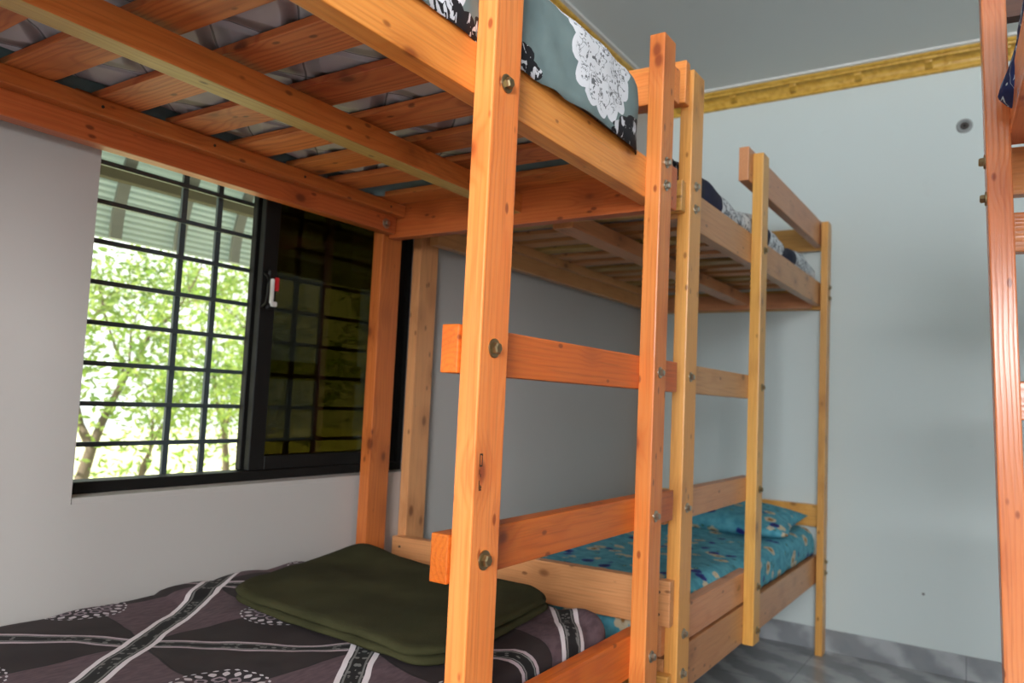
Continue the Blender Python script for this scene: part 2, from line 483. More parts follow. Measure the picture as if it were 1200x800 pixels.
for z in (1.637, .38):
    led = rail('slat_ledger', .0952, .13, -.10, 1.845, z, z+.035, M['wood_near_shaded'], bn, on)
    rail('slat_ledger', .874, .9088, -.10, 1.845, z, z+.035, WN, bn, on)
    beam = rail('centre_beam', .505, .552, -.10, 1.846, z-.028, z+.025, M['wood_near_shaded'], bn, on)
    if z > 1:
        beam.data.materials.append(WP)
        for pl in beam.data.polygons:
            if pl.normal.z < -.8: pl.material_index = 1
        tag(beam, 'orange beam with a pale yellowish underside')
for z0, z1 in ((1.578, 1.683), (.318, .44)):
    er = cross('end_rail', (.062, 1.868), (.985, 1.85), z0, z1, .036, M['wood_near_shaded'], bn, on)
    cross('end_rail', (.02, -.14), (.98, -.14), z0, z1, .036, WN, bn, on)
cross('end_board', (.0575, 1.868), (.985, 1.85), 1.845, 1.93, .034, WN, bn, on)
cross('end_board', (.02, -.14), (.98, -.14), 1.84, 1.95, .036, WN, bn, on)
cross('end_board', (.02, -.14), (.98, -.14), .54, .65, .036, WN, bn, on)
rail('guard_rail', .909, .9485, -.12, 1.20, 1.898, 1.99, WN, bn, on)
for z0, z1 in ((1.140, 1.217), (.817, .892), (.492, .585)):
    rail('rung', .914, .9485, 1.072, 2.0 if z0 > .6 else 1.835, z0, z1, M['wood_red'], bn, on)
for k in range(11):
    y = .745 + .1638*(k-4) + random.uniform(-.006, .006)
    w = .093 + random.uniform(-.006, .004)
    if y < -.09: continue
    if k == 10: w = .088
    for zt in (1.6725, .4155):
        if zt < 1 and y + w > 1.83: continue
        board('slat', O((.098, y+w/2+random.uniform(-.006, .006), zt+.008), on), O((.906, y+w/2+random.uniform(-.006, .006), zt+.008), on), w, .015, (0, 1, 0), WS, bn, .002)
# bolts
for (pp, yy, zs) in ((n1, 1.1145, (1.611, 1.182, .854, .50)), (n2, 1.793, (1.677, 1.622, 1.18, .852, .54)), (n0, -.08, (1.66, 1.61))):
    Mi = MLOC[pp.name].inverted()
    for z in zs:
        o = hexbolt(pp, Mi @ O((XF, yy, z), on), Mi.to_3x3() @ Vector((1, 0, 0)), M['bolt'] if pp is n2 else M['brass_bolt'], .0088 if pp is n1 else .0075)
bm = bmesh.new()
Mi = MLOC[n1.name].inverted()
def ink(y0, y1, z0, z1): box_bm(bm, O((XF-.0002, y0-.008, z0-.004), on), O((XF+.0003, y1-.008, z1-.004), on))
for q in ((1.0985, 1.1005, 1.003, 1.021), (1.1045, 1.1065, 1.003, 1.021), (1.0985, 1.1065, 1.0195, 1.022), (1.0985, 1.1065, 1.002, 1.0045),
          (1.099, 1.1005, .990, .998), (1.102, 1.1035, .986, .991), (1.099, 1.101, .968, .981), (1.102, 1.1042, .966, .974), (1.1045, 1.106, .969, .972), (1.0995, 1.106, .9655, .9675)): ink(*q)
st = bm_obj('stamp_mark', bm, plain('faded_ink', srgb(62,44,24), .8), None)
st.parent = n1; st.matrix_local = Mi
Mi = MLOC[rw.name].inverted()
hexbolt(rw, Mi @ O((.0953, 1.80, 1.612), on), Mi.to_3x3() @ Vector((1, 0, 0)), M['bolt'], .0085)
for y in (.92, 1.18, 1.45, 1.78, .62):
    screw_hole(bn, O((.1305, y, 1.655), on), (1, 0, 0), M['dark'])

# ---- far bunk --------------------------------------------------
WF, WD = M['wood_far'], M['wood_side']
bf, of = bunk('bunk_bed', 'honey coloured pine bunk bed in the far corner against the back wall', (.46, 3.03, 0), None, None)
XF2, XB2 = .940, .9032
f1 = post('post', XB2, XF2, 2.082, 2.168, 0, 2.03, WF, bf, of)
f2 = post('ladder_post', XB2, XF2, 2.785, 2.860, .315, 2.008, WF, bf, of)
f3 = post('post', .9085, XF2, 3.912, 3.984, 0, 2.012, WF, bf, of)
l3 = post('post', .002, .036, 2.036, 2.128, 0, 2.0, WD, bf, of)
l4 = post('post', .015, .050, 3.912, 3.984, 0, 2.0, WF, bf, of)
rail('side_rail', .866, .903, 2.082, 3.984, 1.615, 1.722, WD, bf, of)
rail('side_rail', .866, .903, 2.082, 3.984, .318, .442, WD, bf, of)
rail('side_rail', .051, .085, 2.06, 3.984, 1.598, 1.705, WD, bf, of)
rail('side_rail', .051, .085, 2.06, 3.984, .318, .442, WD, bf, of)
for z in (1.655, .38):
    rail('slat_ledger', .0852, .115, 2.10, 3.94, z, z+.032, WD, bf, of)
    rail('slat_ledger', .834, .8658, 2.10, 3.94, z, z+.032, WD, bf, of)
    rail('centre_beam', .505, .575, 2.09, 3.945, z-.034, z+.016, WD, bf, of)
hb = []
for nm, z0, z1, q0, mt in (('end_board', 1.924, 2.043, 0, M['wood_near']), ('end_rail', 1.628, 1.712, 0, WF), ('end_board', .535, .652, 0, WD), ('end_rail', .318, .412, 0, WF)):
    x1 = .931 if nm == 'end_board' and z0 > 1 else .929
    hb.append(cross(nm, (.012, 2.016), (x1, 2.062), z0, z1, .034, mt, bf, of))
    Mi = MLOC[hb[-1].name].inverted()
    for xx in (.90, .045):
        yy = 2.016 + (xx-.012)/(x1-.012)*.046 - .0175
        for zz in (z0+.03, z1-.03):
            screw_hole(hb[-1], Mi @ O((xx, yy, zz), of), Mi.to_3x3() @ Vector((0, -1, 0)), M['dark'], .004)
for nm, z0, z1 in (('end_board', 1.89, 2.003), ('end_rail', 1.60, 1.70), ('end_board', .568, .67), ('end_rail', .318, .42)):
    cross(nm, (.02, 4.0), (.935, 4.0), z0, z1, .030, WF, bf, of)
cross('cross_beam', (.115, 3.93), (.866, 3.93), 1.600, 1.675, .03, WD, bf, of)
rail('guard_rail', .868, .903, 2.735, 3.984, 1.900, 2.020, WD, bf, of)
for z0, z1 in ((1.143, 1.224), (.792, .873), (.453, .552)):
    rail('rung', .866, .903, 2.06, 2.858, z0, z1, WD, bf, of)
for k in range(13):
    y = 2.11 + k*.139 + random.uniform(-.01, .01)
    for zt in (1.695, .42):
        board('slat', O((.09, y+.035, zt), of), O((.862, y+.035+random.uniform(-.008, .008), zt), of), .074, .014, (0, 1, 0), M['wood_pale'] if k % 3 == 1 else WD, bf, .002)
for (pp, yy, zs) in ((f1, 2.122, (1.71, 1.647, 1.185, .835, .507, .405)), (f2, 2.825, (1.665, 1.183, .833, .505, .36)), (f3, 3.95, (1.70, 1.648, .42, .37))):
    Mi = MLOC[pp.name].inverted()
    for z in zs:
        hexbolt(pp, Mi @ O((XF2, yy, z), of), Mi.to_3x3() @ Vector((1, 0, 0)), M['brass_bolt'] if pp is not f1 else M['bolt'], .0075)

# ---- right bunk (only its far post and rails reach into the frame) ----
WR = M['wood_right']
yaw = math.radians(3.7)
br = empty('bunk_bed', (1.622, 1.80, 0), 'reddish pine bunk bed whose glossy post stands at the right edge', 'bunk bed', rot=(0, 0, yaw), group='bunk beds in the room')
zero = Vector((0, 0, 0))
# local frame: x to the bed's inside, y away from the camera, origin at the outer near edge of the post
r1 = post('post', .052, .093, 0, .07, 0, 2.06, WR, br, zero, lean=(-.060, -.02))
r0 = post('post', .022, .060, -1.95, -1.88, 0, 2.05, WR, br, zero)
r2 = post('post', .90, .94, .0, .07, 0, 2.05, WR, br, zero)
r3 = post('post', .90, .94, -1.95, -1.88, 0, 2.05, WR, br, zero)
for z0, z1, xa in ((1.640, 1.738, .0435), (.32, .44, .0945)):
    rail('side_rail', xa, xa+.036, -1.93, .06, z0, z1, WR, br, zero)
    rail('side_rail', .862, .8995, -1.95, .07, z0, z1, WR, br, zero)
for z0, z1 in ((1.545, 1.64), (.32, .42)):
    cross('end_rail', (.018, .088), (.945, .088), z0, z1, .032, WR, br, zero)
    cross('end_rail', (0, -1.968), (.94, -1.968), z0, z1, .032, WR, br, zero)
cross('end_board', (.02, .088), (.075, .088), 1.905, 2.02, .032, M['wood_shade'], br, zero)
for z0, z1, xa in ((1.432, 1.510, .022), (1.108, 1.182, .040), (.772, .850, .052)):
    cross('rung', (xa, .088), (.945, .088), z0, z1, .032, WR, br, zero)
for z in (1.605, .38):
    rail('slat_ledger', .0885 if z > 1 else .131, .12 if z > 1 else .16, -1.88, .06, z, z+.03, WR, br, zero)
    rail('slat_ledger', .83, .8615, -1.88, .06, z, z+.03, WR, br, zero)
for k in range(13):
    y = -1.88 + k*.15
    for z in (1.643, .418):
        board('slat', (.09 if z > 1 else .135, y+.045, z), (.86, y+.045, z), .09, .014, (0, 1, 0), WR, br, .002)
Mi = MLOC[r1.name].inverted()
for z in (1.600, 1.528):
    hexbolt(r1, Mi @ Vector((.052-.060*z/2.06, .035-.02*z/2.06, z)), Mi.to_3x3() @ Vector((-1, 0, 0)), M['brass_bolt'], .0078)

# ------------------------------------------------------------------ fabrics
def quilt():
    g = G('grey_quilted_ticking')
    x, y, z = g.xyz(g.obj())[:3]
    w = g.noise(g.obj(), 5, 2)
    a = g.f('ADD', g.f('ADD', x, g.f('MULTIPLY', y, 1.0)), g.f('MULTIPLY', w, .05)); b = g.f('ADD', g.f('SUBTRACT', x, g.f('MULTIPLY', y, .62)), g.f('MULTIPLY', w, .05))
    fa = g.f('ABSOLUTE', g.f('SUBTRACT', g.f('FRACT', g.f('DIVIDE', a, .21)), .5))
    fb = g.f('ABSOLUTE', g.f('SUBTRACT', g.f('FRACT', g.f('DIVIDE', b, .17)), .5))
    h = g.f('MULTIPLY', g.step(fa, 0, .22), g.step(fb, 0, .22))
    seam = g.f('LESS_THAN', g.f('MINIMUM', fa, fb), .013)
    c = g.mix(g.f('MULTIPLY', seam, .75), srgb(176,170,174), srgb(60,58,60))
    g.bsdf(c, .8, bump=h, bs=1.0, bd=.03)
    return g.m
M['quilt'] = quilt()
M['maroon'] = plain('maroon_ticking', srgb(96,16,26), .85, 0, 60)

def weave(g, co): return g.noise(co, 420, 2)

def lace_sheet(o):
    g = G('grey_cotton_with_lace_print')
    co = g.world_like(o); x, y, z = g.xyz(co)[:3]
    s = g.f('SUBTRACT', z, g.f('MULTIPLY', g.f('SUBTRACT', x, .96), .8))     # runs up the side and over the top
    base = g.mix(g.step(g.noise(co, 9, 3), .35, .7), srgb(122,140,140), srgb(106,124,126))
    white = srgb(232,232,238); black = srgb(20,20,27)
    def motif(cy, cs, ry, rs, rot, lob, amp):
        c, sn = math.cos(rot), math.sin(rot)
        dy = g.f('SUBTRACT', y, cy); ds = g.f('SUBTRACT', s, cs)
        u = g.f('DIVIDE', g.f('ADD', g.f('MULTIPLY', dy, c), g.f('MULTIPLY', ds, sn)), ry)
        v = g.f('DIVIDE', g.f('SUBTRACT', g.f('MULTIPLY', ds, c), g.f('MULTIPLY', dy, sn)), rs)
        rad = g.f('SQRT', g.f('ADD', g.f('MULTIPLY', u, u), g.f('MULTIPLY', v, v)))
        th = g.f('ARCTAN2', v, u)
        sc = g.f('MULTIPLY', g.f('ABSOLUTE', g.f('SINE', g.f('MULTIPLY', th, lob/2))), amp)
        return g.f('SUBTRACT', g.f('ADD', 1, sc), rad)     # >0 inside
    m1 = g.f('MAXIMUM', motif(1.485, 1.815, .118, .125, .3, 15, .13), motif(1.385, 1.885, .12, .05, -.3, 9, .13))
    m2 = motif(.955, 1.79, .105, .095, .25, 13, .13)
    inside = g.f('MAXIMUM', g.f('GREATER_THAN', m1, 0), g.f('GREATER_THAN', m2, 0))
    inner = g.f('MAXIMUM', g.step(m1, .10, .16), g.step(m2, .10, .16))
    # scrolling dark line work inside the white lace
    q = g.noise(co, 26, 3, .6, 1.2)
    lines = g.f('LESS_THAN', g.f('ABSOLUTE', g.f('SUBTRACT', q, .5)), .017)
    vd = g.vor(co, 62)['Distance']; leaf = g.f('LESS_THAN', vd, .2)
    art = g.f('MULTIPLY', g.f('MAXIMUM', lines, leaf), inner)
    c = g.mix(inside, base, white)
    c = g.mix(g.f('MULTIPLY', art, .85), c, srgb(58,64,70))
    # black printed lobes along the lower edge
    b1 = motif(1.165, 1.692, .085, .04, -.2, 9, .2)
    b2 = motif(1.675, 1.705, .135, .034, .25, 15, .12)
    b3 = motif(1.02, 1.665, .07, .04, 0, 9, .2)
    bl = g.f('GREATER_THAN', g.f('MAXIMUM', g.f('MAXIMUM', b1, b2), b3), 0)
    q2 = g.noise(g.v('MULTIPLY', co, (1, 1.4, .8)), 42, 2, .5, .8)
    wl = g.f('GREATER_THAN', q2, .57)
    c = g.mix(bl, c, g.mix(wl, black, srgb(214,214,220)))
    g.bsdf(c, .85, bump=weave(g, co), bs=.08, bd=.002)
    return g.m

def brown_sheet(o):
    g = G('brown_printed_cotton')
    co = g.world_like(o); x, y, z = g.xyz(co)[:3]
    wob = g.f('MULTIPLY', g.f('SUBTRACT', g.noise(co, 7, 2), .5), .02)
    px = g.f('SUBTRACT', x, .321); py = g.f('SUBTRACT', y, .976)
    ang = math.radians(36.5); c0, s0 = math.cos(ang), math.sin(ang)
    P = .412
    a = g.f('DIVIDE', g.f('ADD', g.f('ADD', g.f('MULTIPLY', px, c0), g.f('MULTIPLY', py, s0)), wob), P)
    b = g.f('DIVIDE', g.f('ADD', g.f('SUBTRACT', g.f('MULTIPLY', py, c0), g.f('MULTIPLY', px, s0)), wob), P)
    ra = g.f('SUBTRACT', g.f('FRACT', g.f('ADD', a, .5)), .5); rb = g.f('SUBTRACT', g.f('FRACT', g.f('ADD', b, .5)), .5)
    aa = g.f('ABSOLUTE', ra); ab = g.f('ABSOLUTE', rb)
    lens = g.f('MULTIPLY', g.f('SINE', g.f('MULTIPLY', aa, 2*PI)), .05)
    dk = g.step(g.f('SUBTRACT', g.f('ADD', aa, lens), ab), -.004, .004)
    light = g.mix(g.step(g.noise(g.v('MULTIPLY', co, (3, 1, 1)), 40, 3), .3, .75), srgb(96,76,82), srgb(76,58,65))
    darkc = g.mix(g.step(g.noise(co, 12, 2), .3, .7), srgb(44,33,34), srgb(36,26,29))
    c = g.mix(dk, light, darkc)
    edge = g.f('LESS_THAN', g.f('ABSOLUTE', g.f('SUBTRACT', g.f('ADD', aa, lens), ab)), .008)
    c = g.mix(g.f('MULTIPLY', edge, .8), c, (.004, .003, .004))
    # flower sprays round the cell centres
    fu = g.f('SUBTRACT', g.f('FRACT', a), .5); fv = g.f('SUBTRACT', g.f('FRACT', b), .5)
    fr = g.f('SQRT', g.f('ADD', g.f('MULTIPLY', fu, fu), g.f('MULTIPLY', fv, fv))); ft = g.f('ARCTAN2', fv, fu)
    halo = g.f('LESS_THAN', fr, g.f('MULTIPLY_ADD', g.f('ABSOLUTE', g.f('SINE', g.f('MULTIPLY', ft, 6))), .03, .17))
    c = g.mix(g.f('MULTIPLY', halo, .5), c, srgb(34,28,36))
    def petals(n, r0, r1, w, ph):
        sec = g.f('ABSOLUTE', g.f('SUBTRACT', g.f('FRACT', g.f('ADD', g.f('MULTIPLY', ft, n/(2*PI)), ph)), .5))
        rr = g.f('DIVIDE', g.f('SUBTRACT', fr, r0), r1-r0)
        inside = g.f('MULTIPLY', g.f('GREATER_THAN', rr, 0), g.f('LESS_THAN', rr, 1))
        wid = g.f('MULTIPLY', g.f('SINE', g.f('MULTIPLY', g.f('ABSOLUTE', rr), PI)), w)
        return g.f('MULTIPLY', inside, g.f('SUBTRACT', wid, sec))
    for n_, r0, r1, w_, ph, col in ((20, .135, .178, .30, 0, srgb(196,186,190)), (10, .075, .135, .42, .5, srgb(150,134,142)), (10, .088, .122, .24, .5, srgb(40,32,40)),
                                   (14, .045, .075, .3, 0, srgb(190,180,186)), (30, .186, .198, .3, .25, srgb(206,200,204))):
        c = g.mix(g.f('GREATER_THAN', petals(n_, r0, r1, w_, ph), 0), c, col)
    c = g.mix(g.f('LESS_THAN', fr, .03), c, srgb(150,132,140))
    # ribbons: black middle with pale dots, white borders
    def band(d, along, c, wcol):
        w = g.f('LESS_THAN', d, .062); k = g.f('LESS_THAN', d, .040)
        dots = g.vor(g.cmb(g.f('MULTIPLY', along, 26), g.f('MULTIPLY', d, 34), 0), 1)['Distance']
        kc = g.mix(g.f('LESS_THAN', dots, .3), srgb(18,17,20), srgb(110,108,106))
        ln = g.f('LESS_THAN', g.f('ABSOLUTE', g.f('SUBTRACT', d, .030)), .004)
        kc = g.mix(ln, kc, srgb(120,118,116))
        c = g.mix(w, c, wcol)
        return g.mix(k, c, kc)
    c = band(g.f('MULTIPLY', ab, 1.15), a, c, srgb(176,158,164))
    c = band(g.f('MULTIPLY', aa, .9), b, c, srgb(222,212,216))
    g.bsdf(c, .8, bump=weave(g, co), bs=.06, bd=.002)
    return g.m

def teal_sheet(o):
    g = G('teal_floral_cotton')
    co = g.world_like(o)
    base = g.mix(g.step(g.noise(co, 30, 3), .35, .7), srgb(92,170,188), srgb(66,142,164))
    def fl(sc, off, thr, lobes, col, core, c):
        v = g.vor(g.v('ADD', co, off), sc)
        d = v['Distance']; rel = g.v('SUBTRACT', g.v('ADD', co, off), v['Position'])
        nn = g.noise(co, sc*5, 2)
        dd = g.f('ADD', d, g.f('MULTIPLY', g.f('SUBTRACT', nn, .5), .28))
        on = g.f('GREATER_THAN', g.xyz(v['Color'])[0], .25)
        c = g.mix(g.f('MULTIPLY', on, g.f('SUBTRACT', 1, g.step(dd, thr-.03, thr+.03))), c, col)
        return g.mix(g.f('MULTIPLY', on, g.f('SUBTRACT', 1, g.step(dd, thr*.35, thr*.6))), c, core)
    c = fl(22, (3, 1, 2), .17, 5, srgb(44,104,88), srgb(150,190,180), base)
    c = fl(12, (0, 0, 0), .30, 5, srgb(204,188,158), srgb(150,100,44), c)
    c = fl(12, (5.3, 2.2, 1), .24, 5, srgb(30,44,128), srgb(20,24,80), c)
    g.bsdf(c, .85, bump=weave(g, co), bs=.06, bd=.002)
    return g.m

def navy_sheet(o, white_first=False):
    g = G('navy_and_white_cotton')
    co = g.world_like(o); x, y, z = g.xyz(co)[:3]
    yy = g.f('ADD', y, g.f('MULTIPLY', g.f('SUBTRACT', g.noise(co, 6, 2), .5), .12))
    navy = g.mix(g.step(g.noise(co, 18, 3), .3, .7), srgb(26,32,62), srgb(18,22,46))
    q = g.noise(co, 22, 3, .6, .9)
    wh = g.mix(g.f('LESS_THAN', g.f('ABSOLUTE', g.f('SUBTRACT', q, .5)), .03), srgb(214,218,222), srgb(96,104,116))
    def between(a, b): return g.f('MULTIPLY', g.f('GREATER_THAN', yy, a), g.f('LESS_THAN', yy, b))
    w = g.f('MAXIMUM', g.f('MAXIMUM', between(2.47, 2.97), between(3.07, 3.24)), between(3.5, 4.2))
    c = g.mix(w, navy, wh)
    leafw = g.f('GREATER_THAN', g.noise(g.v('MULTIPLY', co, (1, 1.4, .8)), 40, 2, .5, .8), .55)
    c = g.mix(g.f('LESS_THAN', yy, 2.12), c, g.mix(leafw, srgb(20,20,27), srgb(220,220,226)))
    g.bsdf(c, .85, bump=weave(g, co), bs=.06, bd=.002)
    return g.m

def blue_sheet(o):
    g = G('blue_floral_cotton')
    co = g.world_like(o)
    base = g.mix(g.step(g.noise(co, 20, 3), .3, .7), srgb(24,48,112), srgb(16,30,76))
    q = g.noise(co, 16, 2, .5, 1.0)
    c = g.mix(g.f('LESS_THAN', g.f('ABSOLUTE', g.f('SUBTRACT', q, .5)), .012), base, srgb(180,200,220))
    v = g.vor(co, 15)
    c = g.mix(g.f('SUBTRACT', 1, g.step(v['Distance'], .16, .22)), c, srgb(110,140,175))
    v2 = g.vor(g.v('ADD', co, (3, 2, 1)), 8)
    c = g.mix(g.f('SUBTRACT', 1, g.step(v2['Distance'], .14, .2)), c, srgb(196,120,140))
    g.bsdf(c, .8, bump=weave(g, co), bs=.06, bd=.002)
    return g.m

# ---- near upper mattress + sheet
def bulge(p, n):
    k = 0
    if p.x > .85:
        for a, b in ((1.17, 1.748), (-.03, 1.068)):
            if a < p.y < b: k = math.sin((p.y-a)/(b-a)*PI)**.6
        k *= .026
    return Vector((k, 0, 0)) if n.x > .3 else Vector((k*.6, 0, 0))
def puff(p, n):
    d = bulge(p, n)*.8
    if n.z < -.5:
        a = (p.x + p.y)/.21; b = (p.x - p.y*.62)/.17
        d += Vector((0, 0, -.006*abs(math.sin(a*PI)*math.sin(b*PI))+.004))
    return d
tag(rbox('mattress', (.105, -.08, 1.692), (.922, 1.730, 1.842), .045, M['quilt'], .02, .085, puff), 'grey quilted mattress on the slats of the foreground upper bunk', 'mattress', 'mattresses on the bunks')
def sh1(p, n):
    return bulge(p, n) + n * (wr(p, 6, .012) + wr(p, 13, .008, 5) + .005*math.sin((p.y*1.0+p.z*2.2)*38 + 5*noise.noise(Vector((p.y*4, p.z*4, 1)))) * max(0, noise.noise(Vector((p.y*5, p.z*5, 8)))+.2))
so = (.52, .83, 1.70)
sheet_m = lace_sheet(so)
tag(rbox('bed_sheet', (.099, -.086, 1.610), (.944, 1.748, 1.864), .055, sheet_m, .02, .085, sh1, cut=lambda p: 1.686 + .005*noise.noise(Vector((p.x*5, p.y*7, 3))) , origin=so, solid=.002),
    'grey bed sheet with white lace print and black border on the foreground upper bunk', 'bed sheet', 'bed sheets on the bunks')

# ---- near lower mattress + brown sheet
tag(rbox('mattress', (.02, -.06, .432), (.895, 1.735, .604), .04, M['maroon'], .05, .05), 'mattress under the brown sheet on the foreground lower bunk', 'mattress', 'mattresses on the bunks')
def sh2(p, n):
    d = wr(p, 5, .010) + wr(p, 14, .004, 9)
    if p.y > 1.6: d += wr(p, 13, .012, 2)
    if p.x < .12 and 1.2 < p.y < 1.75: d += .010*abs(math.sin(p.y*19))
    return n*d
so = (.46, .84, .60)
tag(rbox('bed_sheet', (.006, -.07, .50), (.903, 1.765, .622), .04, brown_sheet(so), .018, .05, sh2, cut=.53, origin=so, solid=.002),
    'dark brown bed sheet with white ribbon bands on the foreground lower bunk', 'bed sheet', 'bed sheets on the bunks')

# ---- folded green blanket
def blanket():
    cx, cy, rot = .485, 1.455, 0
    g = G('olive_fleece')
    co = g.obj()
    nn = g.noise(co, 260, 3)
    g.bsdf(g.mix(g.step(g.noise(co, 8, 3), .3, .7), srgb(62,60,38), srgb(50,49,29)), .95, bump=nn, bs=.25, bd=.003, **{'Specular IOR Level': .15})
    bm = bmesh.new()
    nx, ny = 44, 36
    layers = 2
    for L in range(layers):
        hx, hy = .335 - .006*L, .258 - .006*L
        zb = .008 + L*.0155
        ox, oy = -.004*L, .006*math.sin(L*2)
        for side in (0, 1):
            rows = []
            for i in range(nx+1):
                row = []
                for j in range(ny+1):
                    u, v = -1+2*i/nx, -1+2*j/ny
                    # rounded-rectangle mapping
                    rc = .09
                    x, y = u*hx, v*hy
                    ix = max(-hx+rc, min(hx-rc, x)); iy = max(-hy+rc, min(hy-rc, y))
                    d = Vector((x-ix, y-iy))
                    if d.length > 1e-9:
                        m_ = max(abs(d.x), abs(d.y)); d = d.normalized()*m_
                    x, y = ix+d.x, iy+d.y
                    e = max(abs(u), abs(v))
                    prof = math.sqrt(max(0, 1-max(0, (e-.955)/.045)**2))
                    z = zb + (1 if side else -1)*.0085*prof
                    p = Vector((x, y, 0))
                    z += .012*noise.noise(Vector((x*5, y*5, 1))) + .004*noise.noise(Vector((x*14, y*14, L)))
                    if L == 1: z += .022*math.exp(-((x+.25)/.10)**2-((y-.22)/.07)**2)
                    a_, b_ = (x/hx+1)/2, (y/hy+1)/2
                    q_ = (Vector((.20, 1.235)).lerp(Vector((.84, 1.185)), a_)).lerp(Vector((.085, 1.735)).lerp(Vector((.79, 1.715)), a_), b_)
                    x, y = q_.x - cx + ox, q_.y - cy - .006*L*(1-2*b_)
                    x += .006*noise.noise(Vector((0, y*8, L*3.1))); y += .006*noise.noise(Vector((x*8, 4, L*2.3)))
                    row.append(bm.verts.new((x+ox, y+oy, z)))
                rows.append(row)
            for a, b in zip(rows, rows[1:]):
                for j in range(ny): bm.faces.new((a[j], a[j+1], b[j+1], b[j]))
    bmesh.ops.remove_doubles(bm, verts=bm.verts, dist=.0004)
    return tag(bm_obj('blanket', bm, g.m, None, (cx, cy, .628), (0, 0, rot), True), 'folded olive green fleece blanket lying on the brown sheet', 'blanket')
blanket()

# ---- far lower mattress, teal sheet, pillow
tag(rbox('mattress', (.10, 2.10, .436), (.86, 3.93, .556), .04, M['maroon'], .05, .05), 'maroon mattress under the teal sheet on the far lower bunk', 'mattress', 'mattresses on the bunks')
def sh3(p, n):
    d = n*(wr(p, 5, .010, 3) + wr(p, 15, .005, 8))
    if p.x > .75 and p.y > 2.9: d += Vector((.030*min(1, (p.y-2.9)/.1), 0, 0))
    return d
so = (.48, 3.0, .56)
teal_m = teal_sheet(so)
tag(rbox('bed_sheet', (.09, 2.09, .43), (.868, 3.94, .574), .05, teal_m, .025, .06, sh3, cut=lambda p: .462 if (p.y > 2.85 or p.y < 2.15) else .478, origin=so, solid=.002),
    'teal floral bed sheet on the far lower bunk', 'bed sheet', 'bed sheets on the bunks')
def pillow(name, loc, size, mat, label, cat='pillow', rot=(0, 0, 0)):
    bm = bmesh.new(); n = 30; a, b, h = size
    for side in (1, -1):
        rows = []
        for i in range(n+1):
            row = []
            for j in range(n+1):
                u, v = -1+2*i/n, -1+2*j/n
                k = max(0, (1-abs(u)**3.2)*(1-abs(v)**3.2))
                z = side*h*k**.55
                pin = 1-.07*(1-abs(u))*abs(v)**2; pin2 = 1-.07*(1-abs(v))*abs(u)**2
                x, y = u*a*pin2, v*b*pin
                z += .012*noise.noise(Vector((x*7, y*7, side*3)))*k**.5
                row.append(bm.verts.new((x, y, z)))
            rows.append(row)
        for p, q in zip(rows, rows[1:]):
            for j in range(n): bm.faces.new((p[j], p[j+1], q[j+1], q[j]))
    bmesh.ops.remove_doubles(bm, verts=bm.verts, dist=.0005)
    return tag(bm_obj(name, bm, mat, None, loc, rot, True), label, cat)
pillow('pillow', (.53, 3.62, .625), (.36, .24, .058), teal_sheet((.53, 3.62, .66)), 'teal floral pillow at the head of the far lower bunk', rot=(math.radians(4), math.radians(2), .05))

# ---- far upper mattress + sheet
tag(rbox('mattress', (.10, 2.09, 1.704), (.855, 3.93, 1.765), .028, M['quilt'], .04, .05), 'thin mattress on the slats of the far upper bunk', 'mattress', 'mattresses on the bunks')
def sh4(p, n):
    k = .012*math.sin(p.y*9)+.012 if p.x > .7 else 0
    return n*(wr(p, 6, .012, 4)+wr(p, 15, .006, 2)) + Vector((0, 0, k if n.z > 0 else 0))
so = (.48, 3.0, 1.71)
tag(rbox('bed_sheet', (.092, 2.036, 1.716), (.892, 3.94, 1.786), .035, navy_sheet(so), .022, .05, sh4, cut=1.722, origin=so, solid=.002),
    'navy and white patterned bed sheet on the far upper bunk', 'bed sheet', 'bed sheets on the bunks')

# ---- right bunk mattress + blue sheet
BR = Matrix.Translation((1.622, 1.80, 0)) @ Matrix.Rotation(yaw, 4, 'Z')
def in_bed(o, org):
    o.location = BR @ Vector(org); o.rotation_euler = (0, 0, yaw)
    return o
mo = (.46, -.95, 1.655)
mr = in_bed(rbox('mattress', (.07, -1.84, 1.657), (.85, -.05, 1.84), .06, M['maroon'], .06, .06, origin=mo), mo)
tag(mr, 'mattress under the blue sheet on the upper bunk at the right edge', 'mattress', 'mattresses on the bunks')
mo2 = (.46, -.95, .436)
tag(in_bed(rbox('mattress', (.14, -1.84, .440), (.855, -.02, .56), .05, M['maroon'], .06, .06, origin=mo2), mo2), 'mattress on the lower bunk at the right edge', 'mattress', 'mattresses on the bunks')
def sh5(p, n):
    d = n*(wr(p, 6, .012, 1)+wr(p, 15, .005, 7))
    if p.x < .25:
        k = math.exp(-((p.y+.055)/.055)**2) * max(0, 1-abs(p.z-1.70)/.09)
        d += Vector((-.040*k, 0, -.012*k))
    return d
so = (.46, -.95, 1.70)
bs = in_bed(rbox('bed_sheet', (.050, -1.86, 1.64), (.87, -.03, 1.884), .085, blue_sheet(so), .02, .06, sh5, cut=lambda p: 1.668 if (p.y > -.14 and p.x < .045) else 1.742, origin=so, solid=.002), so)
tag(bs, 'dark blue floral bed sheet hanging over the upper bunk rail at the right edge', 'bed sheet', 'bed sheets on the bunks')

